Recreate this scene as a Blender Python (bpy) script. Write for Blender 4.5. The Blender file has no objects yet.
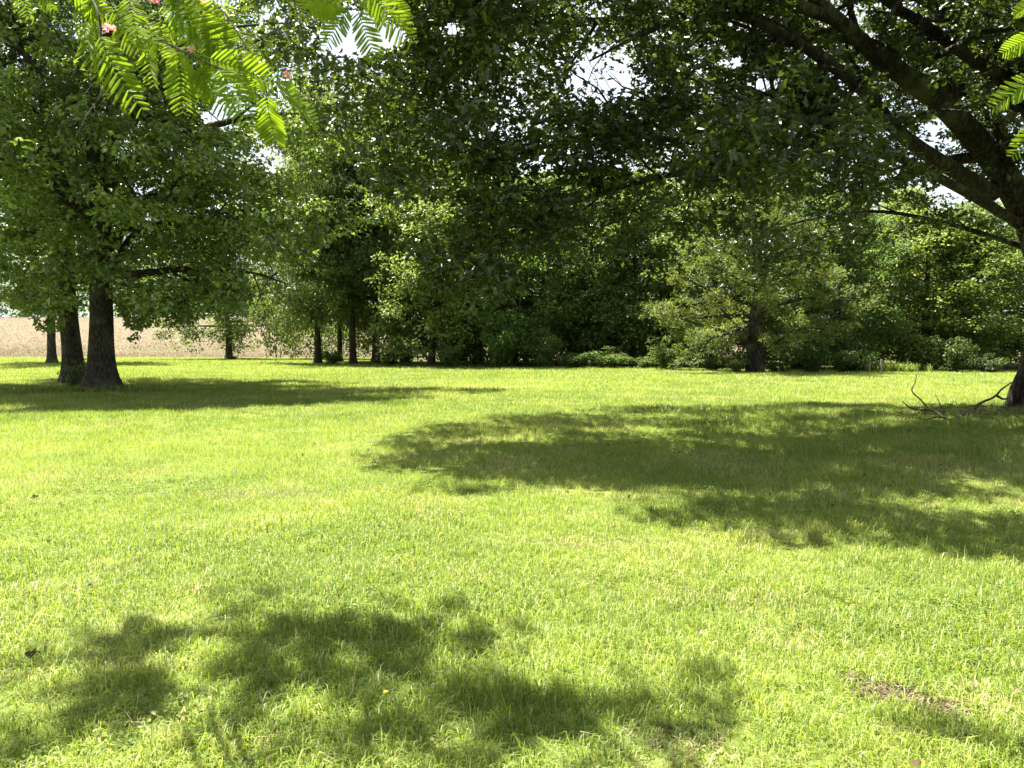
import bpy, math
import numpy as np
from math import radians, sin, cos, pi
from mathutils import Vector, Matrix

SC = bpy.context.scene
COL = SC.collection
RNG = np.random.default_rng(7)

# ------------------------------------------------------------------ camera, world, sun, exposure
FPX = 800.0
CAM_Z = 1.6
PITCH = math.atan(44.0 / FPX)
cam_data = bpy.data.cameras.new("camera")
cam = bpy.data.objects.new("camera", cam_data)
COL.objects.link(cam)
cam_data.sensor_width = 36.0
cam_data.lens = FPX / 1024.0 * 36.0
cam_data.clip_start = 0.05
cam_data.clip_end = 3000.0
cam.location = (0, 0, CAM_Z)
cam.rotation_euler = (pi / 2 - PITCH, 0, 0)
SC.camera = cam

SUN_EL = radians(66.0)
SUN_AZ = radians(-48.0)          # from +Y towards +X
KSH = 1.0 / math.tan(SUN_EL)
world = bpy.data.worlds.new("World")
SC.world = world
world.use_nodes = True
wn = world.node_tree.nodes
wl = world.node_tree.links
for n in list(wn):
    wn.remove(n)
w_out = wn.new("ShaderNodeOutputWorld")
w_bg = wn.new("ShaderNodeBackground")
w_sky = wn.new("ShaderNodeTexSky")
w_sky.sky_type = 'NISHITA'
w_sky.sun_disc = False
w_sky.sun_elevation = SUN_EL
w_sky.sun_rotation = SUN_AZ
w_sky.air_density = 1.0
w_sky.dust_density = 2.5
w_bg.inputs["Strength"].default_value = 0.05
# high summer cloud veil
w_tc = wn.new("ShaderNodeTexCoord")
w_map = wn.new("ShaderNodeMapping")
w_map.inputs["Scale"].default_value = (1.0, 1.0, 2.5)
w_noise = wn.new("ShaderNodeTexNoise")
w_noise.inputs["Scale"].default_value = 2.2
w_noise.inputs["Detail"].default_value = 6.0
w_ramp = wn.new("ShaderNodeValToRGB")
w_ramp.color_ramp.elements[0].position = 0.30
w_ramp.color_ramp.elements[0].color = (0.35, 0.35, 0.35, 1)
w_ramp.color_ramp.elements[1].position = 0.60
w_ramp.color_ramp.elements[1].color = (0.95, 0.95, 0.95, 1)
w_mix = wn.new("ShaderNodeMix")
w_mix.data_type = 'RGBA'
w_mix.inputs[7].default_value = (4.3, 4.6, 5.0, 1)
wl.new(w_tc.outputs["Generated"], w_map.inputs["Vector"])
wl.new(w_map.outputs["Vector"], w_noise.inputs["Vector"])
wl.new(w_noise.outputs["Fac"], w_ramp.inputs["Fac"])
wl.new(w_ramp.outputs["Color"], w_mix.inputs[0])
wl.new(w_sky.outputs["Color"], w_mix.inputs[6])
wl.new(w_mix.outputs[2], w_bg.inputs["Color"])
wl.new(w_bg.outputs["Background"], w_out.inputs["Surface"])

sun_data = bpy.data.lights.new("sun", 'SUN')
sun_data.energy = 5.0
sun_data.angle = radians(0.53)
sun_data.color = (1.0, 0.95, 0.84)
sun = bpy.data.objects.new("sun", sun_data)
COL.objects.link(sun)
sun_dir = Vector((sin(SUN_AZ) * cos(SUN_EL), cos(SUN_AZ) * cos(SUN_EL), sin(SUN_EL)))
sun.rotation_euler = sun_dir.to_track_quat('Z', 'Y').to_euler()
sun.location = (0, 60, 80)

SC.view_settings.view_transform = 'Standard'
SC.view_settings.look = 'None'
SC.view_settings.exposure = 2.58
SC.view_settings.gamma = 1.0
SC.view_settings.use_curve_mapping = False
SC.render.engine = 'CYCLES'
SC.cycles.max_bounces = 7
SC.cycles.diffuse_bounces = 4
SC.cycles.glossy_bounces = 2
SC.cycles.transmission_bounces = 5
SC.cycles.sample_clamp_indirect = 6.0
SC.cycles.use_denoising = True

# ------------------------------------------------------------------ helpers
FWD = np.array([0, cos(PITCH), -sin(PITCH)])
UPV = np.array([0, sin(PITCH), cos(PITCH)])

def P(px, py, d):
    """world point seen at (px, py) whose distance ahead (world Y) is d"""
    v = FWD + np.array([1.0, 0, 0]) * (px - 512.0) / FPX + UPV * (384.0 - py) / FPX
    v = v * (d / v[1])
    return np.array([v[0], v[1], v[2] + CAM_Z])

def project(p):
    q = p - np.array([0, 0, CAM_Z])
    z = q @ FWD
    zz = np.where(z > 0.1, z, 0.1)
    return 512 + FPX * q[..., 0] / zz, 384 - FPX * (q @ UPV) / zz, z

def shadow_px(p):
    s = p.copy()
    s[..., 0] = p[..., 0] - sin(SUN_AZ) * KSH * p[..., 2]
    s[..., 1] = p[..., 1] - cos(SUN_AZ) * KSH * p[..., 2]
    s[..., 2] = 0
    return project(s)

def in_poly(x, y, poly):
    inside = np.zeros(x.shape, bool)
    n = len(poly)
    for i in range(n):
        x0, y0 = poly[i]
        x1, y1 = poly[(i + 1) % n]
        c = ((y0 > y) != (y1 > y))
        with np.errstate(divide='ignore', invalid='ignore'):
            t = (x1 - x0) * (y - y0) / ((y1 - y0) if y1 != y0 else 1e-9) + x0
        inside ^= c & (x < t)
    return inside

class Noise2:
    def __init__(self, seed, n=256):
        self.t = np.random.default_rng(seed).random((n, n))
        self.n = n
    def one(self, x, y):
        n = self.n
        xi = np.floor(x).astype(int); yi = np.floor(y).astype(int)
        fx = x - xi; fy = y - yi
        fx = fx * fx * (3 - 2 * fx); fy = fy * fy * (3 - 2 * fy)
        a = self.t[xi % n, yi % n]; b = self.t[(xi + 1) % n, yi % n]
        c = self.t[xi % n, (yi + 1) % n]; d = self.t[(xi + 1) % n, (yi + 1) % n]
        return (a * (1 - fx) + b * fx) * (1 - fy) + (c * (1 - fx) + d * fx) * fy
    def __call__(self, x, y, s=1.0, oct=4):
        v = 0; a = 1.0; t = 0
        for o in range(oct):
            v = v + a * self.one(x / s + 17.3 * o, y / s + 5.1 * o); t += a
            a *= 0.55; s *= 0.5
        return v / t
NA, NB, NC = Noise2(1), Noise2(2), Noise2(3)

def smooth(a, b, x):
    t = np.clip((x - a) / (b - a), 0, 1)
    return t * t * (3 - 2 * t)

def gz(x, y):
    """height of the ground"""
    x = np.asarray(x, float); y = np.asarray(y, float)
    hill = smooth(85, 260, y) * 8.6 + smooth(260, 500, y) * 6
    dip = -0.22 * smooth(55, 80, y) * (1 - smooth(80, 110, y))
    bump = (NA(x, y, 2.3, 3) - 0.5) * 0.07 + (NB(x, y, 14.0, 2) - 0.5) * 0.12 * smooth(4, 20, y)
    return hill + dip + bump

def make_mesh(name, verts, faces, mat=None, smooth_shade=False, fattr=None):
    """faces: list of (M,k) index arrays; fattr: dict name -> float array over all faces"""
    me = bpy.data.meshes.new(name)
    verts = np.asarray(verts, np.float32)
    faces = [f for f in faces if len(f)]
    nl = sum(f.size for f in faces); nf = sum(len(f) for f in faces)
    me.vertices.add(len(verts)); me.vertices.foreach_set("co", verts.ravel())
    me.loops.add(nl); me.polygons.add(nf)
    me.loops.foreach_set("vertex_index", np.concatenate([f.ravel() for f in faces]).astype(np.int32))
    tot = np.concatenate([np.full(len(f), f.shape[1]) for f in faces])
    st = np.concatenate([[0], np.cumsum(tot)[:-1]]).astype(np.int32)
    me.polygons.foreach_set("loop_start", st)
    if smooth_shade:
        me.polygons.foreach_set("use_smooth", np.ones(nf, bool))
    me.update(calc_edges=True)
    if fattr:
        for k, v in fattr.items():
            a = me.attributes.new(k, 'FLOAT', 'FACE')
            a.data.foreach_set("value", np.asarray(v, np.float32))
    if mat:
        me.materials.append(mat)
    return me

def link(name, me, parent=None, loc=None):
    o = bpy.data.objects.new(name, me)
    COL.objects.link(o)
    if parent is not None:
        o.parent = parent
    if loc is not None:
        o.location = loc
    return o

def tag(o, label=None, cat=None, group=None, kind=None):
    if label: o["label"] = label
    if cat: o["category"] = cat
    if group: o["group"] = group
    if kind: o["kind"] = kind
    return o

def empty(name, loc=(0, 0, 0), label=None, cat=None, group=None):
    o = bpy.data.objects.new(name, None)
    COL.objects.link(o)
    o.location = loc
    return tag(o, label, cat, group)

def rough_path(pts, n=6):
    """Catmull-Rom through control points"""
    p = np.asarray(pts, float)
    if len(p) < 3:
        t = np.linspace(0, 1, n + 1)[:, None]
        return p[0] * (1 - t) + p[-1] * t
    q = np.vstack([2 * p[0] - p[1], p, 2 * p[-1] - p[-2]])
    out = []
    for i in range(1, len(q) - 2):
        for t in np.arange(n) / n:
            a, b, c, d = q[i - 1], q[i], q[i + 1], q[i + 2]
            out.append(0.5 * (2 * b + (c - a) * t + (2 * a - 5 * b + 4 * c - d) * t * t + (3 * b - a - 3 * c + d) * t ** 3))
    out.append(p[-1])
    return np.array(out)

class Tubes:
    def __init__(s):
        s.v = []; s.f = []; s.n = 0
    def add(s, path, rad, sides=6, lump=0.0, cap=True, seed=0):
        path = np.asarray(path, float); m = len(path)
        rad = np.interp(np.linspace(0, 1, m), np.linspace(0, 1, len(rad)), rad) if len(rad) != m else np.asarray(rad)
        tan = np.gradient(path, axis=0)
        tan /= np.linalg.norm(tan, axis=1)[:, None] + 1e-9
        ref = np.array([0.13, 0.97, 0.2]) if abs(tan[0] @ np.array([0.13, 0.97, 0.2])) < 0.9 else np.array([1.0, 0, 0])
        u = np.cross(tan, ref); u /= np.linalg.norm(u, axis=1)[:, None] + 1e-9
        w = np.cross(tan, u)
        a = np.arange(sides) * 2 * pi / sides
        r = rad[:, None] * np.ones(sides)
        if lump:
            g = np.random.default_rng(seed + 11)
            ph = g.random(4) * 6.3
            zz = np.cumsum(np.r_[0, np.linalg.norm(np.diff(path, axis=0), axis=1)])[:, None]
            r = r * (1 + lump * (0.5 * np.sin(3 * a + ph[0] + zz * 0.3) + 0.35 * np.sin(5 * a + ph[1] - zz * 0.5) + 0.3 * np.sin(2 * a + ph[2] + zz * 1.1)
                              + 0.25 * np.sin(11 * a + ph[3] + np.sin(zz * 2.0))))
        vv = path[:, None, :] + r[:, :, None] * (np.cos(a)[None, :, None] * u[:, None, :] + np.sin(a)[None, :, None] * w[:, None, :])
        base = s.n
        i = np.arange(m - 1)[:, None] * sides; j = np.arange(sides)[None, :]; j2 = (j + 1) % sides
        f = np.stack([i + j, i + j2, i + sides + j2, i + sides + j], -1).reshape(-1, 4) + base
        s.v.append(vv.reshape(-1, 3)); s.f.append(f); s.n += m * sides
    def empty(s):
        return s.n == 0
    def mesh(s, name, mat):
        return make_mesh(name, np.vstack(s.v), [np.vstack(s.f)], mat, True)

# leaf templates: length along +X, width along Y, z is the fold/curl; unit length
def tmpl_simple(w=0.28, fold=0.10, curl=-0.12):
    v = np.array([[0, 0, 0], [0.45, w, fold], [1, 0, curl], [0.45, -w, fold]])
    return v, [np.array([[0, 2, 1], [0, 3, 2]])]
def tmpl_oak():
    h = [[0, 0, 0], [0.24, 0.17, .05], [0.36, 0.10, .03], [0.58, 0.36, .10], [0.70, 0.13, .03], [0.84, 0.20, .04]]
    v = h + [[1, 0, -0.12]] + [[x, -y, z] for x, y, z in h[1:]]
    return np.array(v), [np.array([[0, 6, 5, 4, 3, 2, 1], [0, 7, 8, 9, 10, 11, 6]])]
T_SIMPLE, T_OAK, T_NARROW = tmpl_simple(), tmpl_oak(), tmpl_simple(0.11, 0.03, -0.05)
T_ROUND = (np.array([[0, 0, 0], [0.25, 0.3, .08], [0.7, 0.33, .08], [1, 0, -.1], [0.7, -.33, .08], [.25, -.3, .08]]),
           [np.array([[0, 3, 2, 1], [0, 5, 4, 3]])])

def scatter(tmpl, pos, nrm, dirv, size, rnd, name, mat):
    T, F = tmpl
    nrm = nrm / (np.linalg.norm(nrm, axis=1)[:, None] + 1e-9)
    d = dirv - (dirv * nrm).sum(1)[:, None] * nrm
    d /= np.linalg.norm(d, axis=1)[:, None] + 1e-9
    w = np.cross(nrm, d)
    N = len(pos); k = len(T)
    V = pos[:, None, :] + size[:, None, None] * (T[None, :, 0:1] * d[:, None, :] + T[None, :, 1:2] * w[:, None, :] + T[None, :, 2:3] * nrm[:, None, :])
    off = np.arange(N)[:, None, None] * k
    fs = []; at = []
    for f in F:
        fs.append((f[None] + off).reshape(-1, f.shape[1]))
        at.append(np.repeat(rnd, len(f)))
    return make_mesh(name, V.reshape(-1, 3), fs, mat, False, {"rnd": np.concatenate(at)})

# ------------------------------------------------------------------ materials
def new_mat(name):
    m = bpy.data.materials.new(name); m.use_nodes = True
    nt = m.node_tree
    for n in list(nt.nodes): nt.nodes.remove(n)
    return m, nt.nodes, nt.links

def leaf_mat(name, ramp, trans=0.42, tcol=(1.5, 1.7, 0.6), rough=0.45, spec=0.5, use_obj=True):
    m, N, L = new_mat(name)
    out = N.new("ShaderNodeOutputMaterial")
    at = N.new("ShaderNodeAttribute"); at.attribute_name = "rnd"
    cr = N.new("ShaderNodeValToRGB")
    el = cr.color_ramp.elements
    el[0].position = ramp[0][0]; el[0].color = (*ramp[0][1], 1)
    el[1].position = ramp[-1][0]; el[1].color = (*ramp[-1][1], 1)
    for p, c in ramp[1:-1]:
        e = el.new(p); e.color = (*c, 1)
    L.new(at.outputs["Fac"], cr.inputs["Fac"])
    col = cr.outputs["Color"]
    if use_obj:
        oi = N.new("ShaderNodeObjectInfo")
        mx = N.new("ShaderNodeMix"); mx.data_type = 'RGBA'; mx.blend_type = 'MULTIPLY'; mx.inputs[0].default_value = 1
        L.new(col, mx.inputs[6]); L.new(oi.outputs["Color"], mx.inputs[7])
        col = mx.outputs[2]
    tm = N.new("ShaderNodeMix"); tm.data_type = 'RGBA'; tm.blend_type = 'MULTIPLY'; tm.inputs[0].default_value = 1
    tm.inputs[7].default_value = (*tcol, 1); tm.clamp_result = False
    L.new(col, tm.inputs[6])
    pb = N.new("ShaderNodeBsdfPrincipled")
    pb.inputs["Roughness"].default_value = rough
    pb.inputs["Specular IOR Level"].default_value = spec
    L.new(col, pb.inputs["Base Color"])
    tr = N.new("ShaderNodeBsdfTranslucent")
    L.new(tm.outputs[2], tr.inputs["Color"])
    ms = N.new("ShaderNodeMixShader"); ms.inputs[0].default_value = trans
    L.new(pb.outputs[0], ms.inputs[1]); L.new(tr.outputs[0], ms.inputs[2])
    L.new(ms.outputs[0], out.inputs["Surface"])
    return m

M_OAK = leaf_mat("oak_leaf", [(0, (.024, .042, .010)), (.5, (.045, .075, .017)), (.9, (.080, .120, .028)), (1, (.13, .16, .045))], 0.36, tcol=(1.5, 1.55, .6), rough=0.38, spec=0.6)
M_WOOD = leaf_mat("woodland_leaf", [(0, (.048, .074, .020)), (.5, (.088, .122, .034)), (1, (.150, .185, .060))], 0.42, tcol=(1.45, 1.45, .7), rough=0.5, spec=0.3)
M_CEDAR = leaf_mat("cedar_needle", [(0, (.070, .085, .020)), (.5, (.130, .135, .034)), (1, (.24, .225, .065))], 0.35, rough=0.6, spec=0.3)
M_MIMOSA = leaf_mat("silk_tree_leaf", [(0, (.10, .17, .012)), (.5, (.15, .225, .020)), (1, (.20, .28, .030))], 0.6, tcol=(1.55, 1.5, .7), rough=0.6, spec=0.12)
M_GRASS = leaf_mat("grass_blade", [(0, (.072, .125, .020)), (.40, (.182, .240, .036)), (.72, (.275, .312, .060)), (.86, (.30, .31, .09)), (.90, (.34, .29, .15)), (1, (.46, .39, .23))],
                   0.42, tcol=(1.3, 1.35, .65), rough=0.5, spec=0.35, use_obj=False)
M_MEADOW = leaf_mat("meadow_stalk", [(0, (.10, .11, .04)), (.4, (.155, .120, .072)), (1, (.21, .162, .10))], 0.35, tcol=(1.1, 1.0, .9), rough=0.7, spec=0.2, use_obj=False)
M_BLOSSOM = leaf_mat("silk_blossom", [(0, (.75, .22, .28)), (.5, (.85, .36, .40)), (1, (.9, .72, .66))], 0.4, tcol=(1.05, .9, .9), use_obj=False)
M_YELLOW = leaf_mat("yellow_petal", [(0, (.75, .50, .02)), (1, (.85, .62, .03))], 0.3, tcol=(1, 1, 1), use_obj=False)
M_LITTER = leaf_mat("dry_leaf", [(0, (.05, .034, .018)), (.5, (.11, .08, .045)), (1, (.20, .155, .10))], 0.15, tcol=(1, .9, .8), rough=0.7, spec=0.3, use_obj=False)

def bark_mat(name, c0, c1, scale=1.0):
    m, N, L = new_mat(name)
    out = N.new("ShaderNodeOutputMaterial"); pb = N.new("ShaderNodeBsdfPrincipled")
    pb.inputs["Roughness"].default_value = 0.9; pb.inputs["Specular IOR Level"].default_value = 0.2
    tc = N.new("ShaderNodeTexCoord"); mp = N.new("ShaderNodeMapping"); mp.inputs["Scale"].default_value = (1, 1, 0.22)
    L.new(tc.outputs["Object"], mp.inputs["Vector"])
    no = N.new("ShaderNodeTexNoise"); no.inputs["Scale"].default_value = 14 * scale; no.inputs["Detail"].default_value = 8
    no.inputs["Roughness"].default_value = 0.7
    vo = N.new("ShaderNodeTexVoronoi"); vo.feature = 'DISTANCE_TO_EDGE'; vo.inputs["Scale"].default_value = 11 * scale
    n2 = N.new("ShaderNodeTexNoise"); n2.inputs["Scale"].default_value = 1.6; n2.inputs["Detail"].default_value = 3
    L.new(mp.outputs[0], no.inputs["Vector"]); L.new(tc.outputs["Object"], n2.inputs["Vector"])
    mxv = N.new("ShaderNodeMix"); mxv.data_type = 'VECTOR'; mxv.inputs[0].default_value = 0.12
    L.new(mp.outputs[0], mxv.inputs[4]); L.new(no.outputs["Color"], mxv.inputs[5]); L.new(mxv.outputs[1], vo.inputs["Vector"])
    mr = N.new("ShaderNodeMapRange"); mr.inputs[1].default_value = 0; mr.inputs[2].default_value = 0.25
    L.new(vo.outputs["Distance"], mr.inputs[0])
    ad = N.new("ShaderNodeMath"); ad.operation = 'MULTIPLY'; L.new(mr.outputs[0], ad.inputs[0]); L.new(no.outputs["Fac"], ad.inputs[1])
    cr = N.new("ShaderNodeValToRGB"); cr.color_ramp.elements[0].color = (*c0, 1); cr.color_ramp.elements[1].color = (*c1, 1)
    cr.color_ramp.elements[0].position = .08; cr.color_ramp.elements[1].position = .62
    L.new(ad.outputs[0], cr.inputs[0])
    mo = N.new("ShaderNodeMix"); mo.data_type = 'RGBA'; mo.inputs[7].default_value = (.16, .19, .11, 1)
    m2 = N.new("ShaderNodeMapRange"); m2.inputs[1].default_value = .5; m2.inputs[2].default_value = .75; m2.inputs[4].default_value = .55
    L.new(n2.outputs["Fac"], m2.inputs[0]); L.new(m2.outputs[0], mo.inputs[0]); L.new(cr.outputs[0], mo.inputs[6])
    L.new(mo.outputs[2], pb.inputs["Base Color"])
    bp = N.new("ShaderNodeBump"); bp.inputs["Strength"].default_value = 0.9; bp.inputs["Distance"].default_value = 0.05
    L.new(ad.outputs[0], bp.inputs["Height"]); L.new(bp.outputs[0], pb.inputs["Normal"])
    L.new(pb.outputs[0], out.inputs["Surface"])
    return m
M_BARK = bark_mat("oak_bark", (.024, .019, .013), (.105, .085, .062), 1.8)
M_BARK2 = bark_mat("smooth_bark", (.07, .06, .045), (.24, .21, .16), 1.6)
M_BARK_DARK = bark_mat("dark_oak_bark", (.014, .011, .008), (.060, .047, .035))
M_DEAD = bark_mat("dead_wood", (.04, .032, .024), (.20, .165, .13), 2.5)

def ground_mat(name, kind):
    m, N, L = new_mat(name)
    out = N.new("ShaderNodeOutputMaterial"); pb = N.new("ShaderNodeBsdfPrincipled")
    pb.inputs["Roughness"].default_value = 0.9; pb.inputs["Specular IOR Level"].default_value = 0.15
    tc = N.new("ShaderNodeTexCoord")
    def noise(s, d=5, r=.6):
        n = N.new("ShaderNodeTexNoise"); n.inputs["Scale"].default_value = s; n.inputs["Detail"].default_value = d
        n.inputs["Roughness"].default_value = r; L.new(tc.outputs["Object"], n.inputs["Vector"]); return n.outputs["Fac"]
    def ramp(f, a, ca, b, cb):
        c = N.new("ShaderNodeValToRGB"); e = c.color_ramp.elements
        e[0].position = a; e[0].color = (*ca, 1); e[1].position = b; e[1].color = (*cb, 1); L.new(f, c.inputs[0]); return c.outputs[0]
    def mix(f, a, b):
        x = N.new("ShaderNodeMix"); x.data_type = 'RGBA'
        L.new(f, x.inputs[0]); L.new(a, x.inputs[6]); L.new(b, x.inputs[7]); return x.outputs[2]
    if kind == 'lawn':
        fine = ramp(noise(38, 6, .7), .3, (.065, .090, .018), .7, (.150, .190, .034))
        dry = ramp(noise(55, 6, .75), .3, (.08, .065, .035), .7, (.17, .14, .08))
        f1 = ramp(noise(.55, 6, .62), .56, (0, 0, 0), .74, (.75, .75, .75))
        c = mix(f1, fine, dry)
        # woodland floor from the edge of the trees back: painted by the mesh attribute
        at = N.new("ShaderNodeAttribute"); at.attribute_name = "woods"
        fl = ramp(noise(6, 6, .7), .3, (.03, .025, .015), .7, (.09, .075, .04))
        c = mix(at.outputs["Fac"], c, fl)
        a2 = N.new("ShaderNodeAttribute"); a2.attribute_name = "bare"
        c = mix(a2.outputs["Fac"], c, ramp(noise(70, 6, .8), .3, (.05, .035, .022), .7, (.14, .105, .07)))
    else:
        c1 = ramp(noise(.9, 8, .75), .3, (.082, .064, .040), .7, (.124, .096, .060))
        c2 = ramp(noise(.8, 8, .75), .3, (.055, .070, .022), .7, (.110, .115, .050))
        c = mix(ramp(noise(.035, 4, .55), .52, (0, 0, 0), .68, (.8, .8, .8)), c1, c2)
    L.new(c, pb.inputs["Base Color"])
    bp = N.new("ShaderNodeBump"); bp.inputs["Strength"].default_value = .8; bp.inputs["Distance"].default_value = .03
    L.new(noise(45, 6, .75), bp.inputs["Height"]); L.new(bp.outputs[0], pb.inputs["Normal"])
    L.new(pb.outputs[0], out.inputs["Surface"])
    return m
M_LAWN = ground_mat("lawn", 'lawn')
M_FIELD = ground_mat("field", 'field')
def flat_mat(name, c, r=.7):
    m, N, L = new_mat(name)
    out = N.new("ShaderNodeOutputMaterial"); pb = N.new("ShaderNodeBsdfPrincipled"); pb.inputs["Roughness"].default_value = r
    no = N.new("ShaderNodeTexNoise"); no.inputs["Scale"].default_value = 30; no.inputs["Detail"].default_value = 5
    cr = N.new("ShaderNodeValToRGB"); cr.color_ramp.elements[0].color = (*[x * .6 for x in c], 1); cr.color_ramp.elements[1].color = (*c, 1)
    L.new(no.outputs[0], cr.inputs[0]); L.new(cr.outputs[0], pb.inputs["Base Color"]); L.new(pb.outputs[0], out.inputs[0])
    return m
M_POST = flat_mat("pale_post", (.22, .23, .24))

# ------------------------------------------------------------------ ground
BARE = [(1.72, 3.56, .15, .10), (1.86, 3.42, .12, .07), (1.60, 3.72, .05, .04), (1.3, 4.9, .6, .16), (.6, 3.1, .2, .1), (-3.0, 5.1, .3, .10), (-1.75, 3.9, .22, .08), (.6, 6.2, .5, .14), (-1.0, 3.05, .15, .08), (1.9, 6.6, .5, .14), (-2.6, 8.2, .6, .2)]
def bare_amt(x, y):
    b = np.zeros(np.shape(x))
    n = NC(np.asarray(x), np.asarray(y), .25, 3)
    for k, (cx, cy, rx, ry) in enumerate(BARE):
        q = np.sqrt(((x - cx) / rx) ** 2 + ((y - cy) / ry) ** 2) + (n - .5) * 1.6
        b = np.maximum(b, (1 - smooth(.55, 1.25, q)) * (1.0 if k < 3 else .18))
    return b
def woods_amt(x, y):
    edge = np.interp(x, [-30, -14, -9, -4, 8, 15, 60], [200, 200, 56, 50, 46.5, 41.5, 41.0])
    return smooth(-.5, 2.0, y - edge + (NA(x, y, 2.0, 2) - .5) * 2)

def sheet(name, xs, ys, mat, attrs=False):
    X, Y = np.meshgrid(xs, ys); Z = gz(X, Y)
    V = np.stack([X, Y, Z], -1).reshape(-1, 3); nx = len(xs); ny = len(ys)
    i = np.arange(ny - 1)[:, None] * nx; j = np.arange(nx - 1)[None]
    F = np.stack([i + j, i + j + 1, i + nx + j + 1, i + nx + j], -1).reshape(-1, 4)
    me = make_mesh(name, V, [F], mat, True)
    if attrs:
        for nm, fn in (("woods", woods_amt), ("bare", bare_amt)):
            a = me.attributes.new(nm, 'FLOAT', 'POINT'); a.data.foreach_set("value", fn(V[:, 0], V[:, 1]).astype(np.float32))
    o = link(name, me); tag(o, kind='structure'); return o
ys = np.r_[np.linspace(-40, 1.5, 30), np.arange(1.6, 8, .06), np.arange(8, 22, .2), np.linspace(22, 84, 130)]
xs = np.r_[-600, -300, -150, np.linspace(-90, -9, 82), np.arange(-8.8, 9, .1), np.linspace(9, 90, 82), 150, 300, 600]
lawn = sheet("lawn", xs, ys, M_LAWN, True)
field = sheet("field", np.linspace(-700, 700, 120), np.r_[np.linspace(84, 300, 90), np.linspace(310, 1500, 30)], M_FIELD)

# ------------------------------------------------------------------ grass
def blades(name, x, y, h, w, dry, mat, segs, seed, lean=.85):
    g = np.random.default_rng(seed); n = len(x)
    az = g.random(n) * 2 * pi; ln = g.random(n) ** .8 * lean * 2
    side = np.stack([np.cos(az), np.sin(az), np.zeros(n)], -1)
    az2 = az + pi / 2 + g.normal(0, .5, n)
    ld = np.stack([np.cos(az2), np.sin(az2), np.zeros(n)], -1)
    base = np.stack([x, y, gz(x, y) - .006], -1)
    up = np.array([0, 0, 1.0])
    ww = w[:, None] * .5
    if segs == 1:
        V = np.stack([base - side * ww, base + side * ww, base + (up + ld * ln[:, None] * .7) * h[:, None]], 1)
        F = [np.arange(n)[:, None] * 3 + np.array([0, 1, 2])[None]]
        r = [dry]
    else:
        mid = base + (up * .62 + ld * ln[:, None] * .25) * h[:, None]
        tip = base + (up * np.clip(1 - .35 * ln, .35, 1)[:, None] + ld * ln[:, None] * .85) * h[:, None]
        V = np.stack([base - side * ww, base + side * ww, mid + side * ww * .75, mid - side * ww * .75, tip], 1)
        o = np.arange(n)[:, None] * 5
        F = [o + np.array([0, 1, 2, 3])[None], o + np.array([3, 2, 4])[None]]
        r = [dry, dry]
    me = make_mesh(name, V.reshape(-1, 3), F, mat, False, {"rnd": np.concatenate(r)})
    return me

def grass_points(d0, d1, dens_fn, seed, margin=1.15, xoff=1.5):
    g = np.random.default_rng(seed)
    # bands in depth
    X = []; Y = []
    e = np.geomspace(d0, d1, 40)
    for a, b in zip(e[:-1], e[1:]):
        hw = .64 * b * margin + xoff
        n = int(2 * hw * (b - a) * dens_fn((a + b) / 2))
        X.append(g.uniform(-hw, hw, n)); Y.append(g.uniform(a, b, n))
    return np.concatenate(X), np.concatenate(Y), g

def grass_layer(name, d0, d1, dens, segs, seed, hb=.056, wb=.0042):
    x, y, g = grass_points(d0, d1, dens, seed)
    ba = bare_amt(x, y); wa = woods_amt(x, y)
    patch = NA(x, y, 1.3, 4); clump = NB(x, y, .22, 3)
    keep = (g.random(len(x)) > ba * 1.25) & (g.random(len(x)) > wa * .9) & (g.random(len(x)) < .45 + clump * 1.1)
    x, y, ba, patch, clump = x[keep], y[keep], ba[keep], patch[keep], clump[keep]; n = len(x)
    h = hb * (.45 + 1.0 * g.random(n)) * (.30 + 1.4 * clump) * (.65 + .7 * patch) * (1 - .45 * ba)
    tall = g.random(n) < .03; h[tall] *= 1.7
    d = y
    w = np.maximum(wb * (.7 + .7 * g.random(n)), d * .00055)
    h = h * (1 + .012 * np.clip(d - 8, 0, 30))
    r = np.clip(.08 + .62 * g.random(n) * (.55 + .75 * NC(x, y, .9, 3)) + (NB(x, y, 6., 3) - .5) * .35 + (NA(x + 77, y, 1.0, 3) - .5) * .45, 0, .80)
    pd = .035 + .28 * smooth(.54, .74, NC(x, y, .7, 4)) + .5 * ba + .20 * smooth(.52, .72, NA(x + 31, y * 2.2, 2.6, 4))
    dr = g.random(n) < pd
    r[dr] = .84 + .16 * g.random(dr.sum())
    return blades(name, x, y, h, w, r, M_GRASS, segs, seed + 1)
o = link("grass", grass_layer("grass_near", 2.0, 9.5, lambda d: 6500 * min(1, (4.5 / d)) * float(1 - smooth(5.5, 9.5, d)), 2, 21))
tag(o, kind='stuff', label="fine bright green lawn grass nearest the camera", cat="grass")
o = link("grass", grass_layer("grass_mid", 5.5, 26.0, lambda d: 4200 * (7 / d) ** 1.35 * float(smooth(5.0, 9.5, d)) * float(1 - smooth(20, 26, d)), 1, 31, .055, .005))
tag(o, kind='stuff', label="bright lawn grass in the middle of the meadow", cat="grass")
o = link("grass", grass_layer("grass_far", 19.0, 84.0, lambda d: 900 * (22 / d) ** 1.8 * float(smooth(18, 25, d)), 1, 41, .055, .006))
tag(o, kind='stuff', label="sunlit lawn grass running back to the trees", cat="grass")

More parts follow.
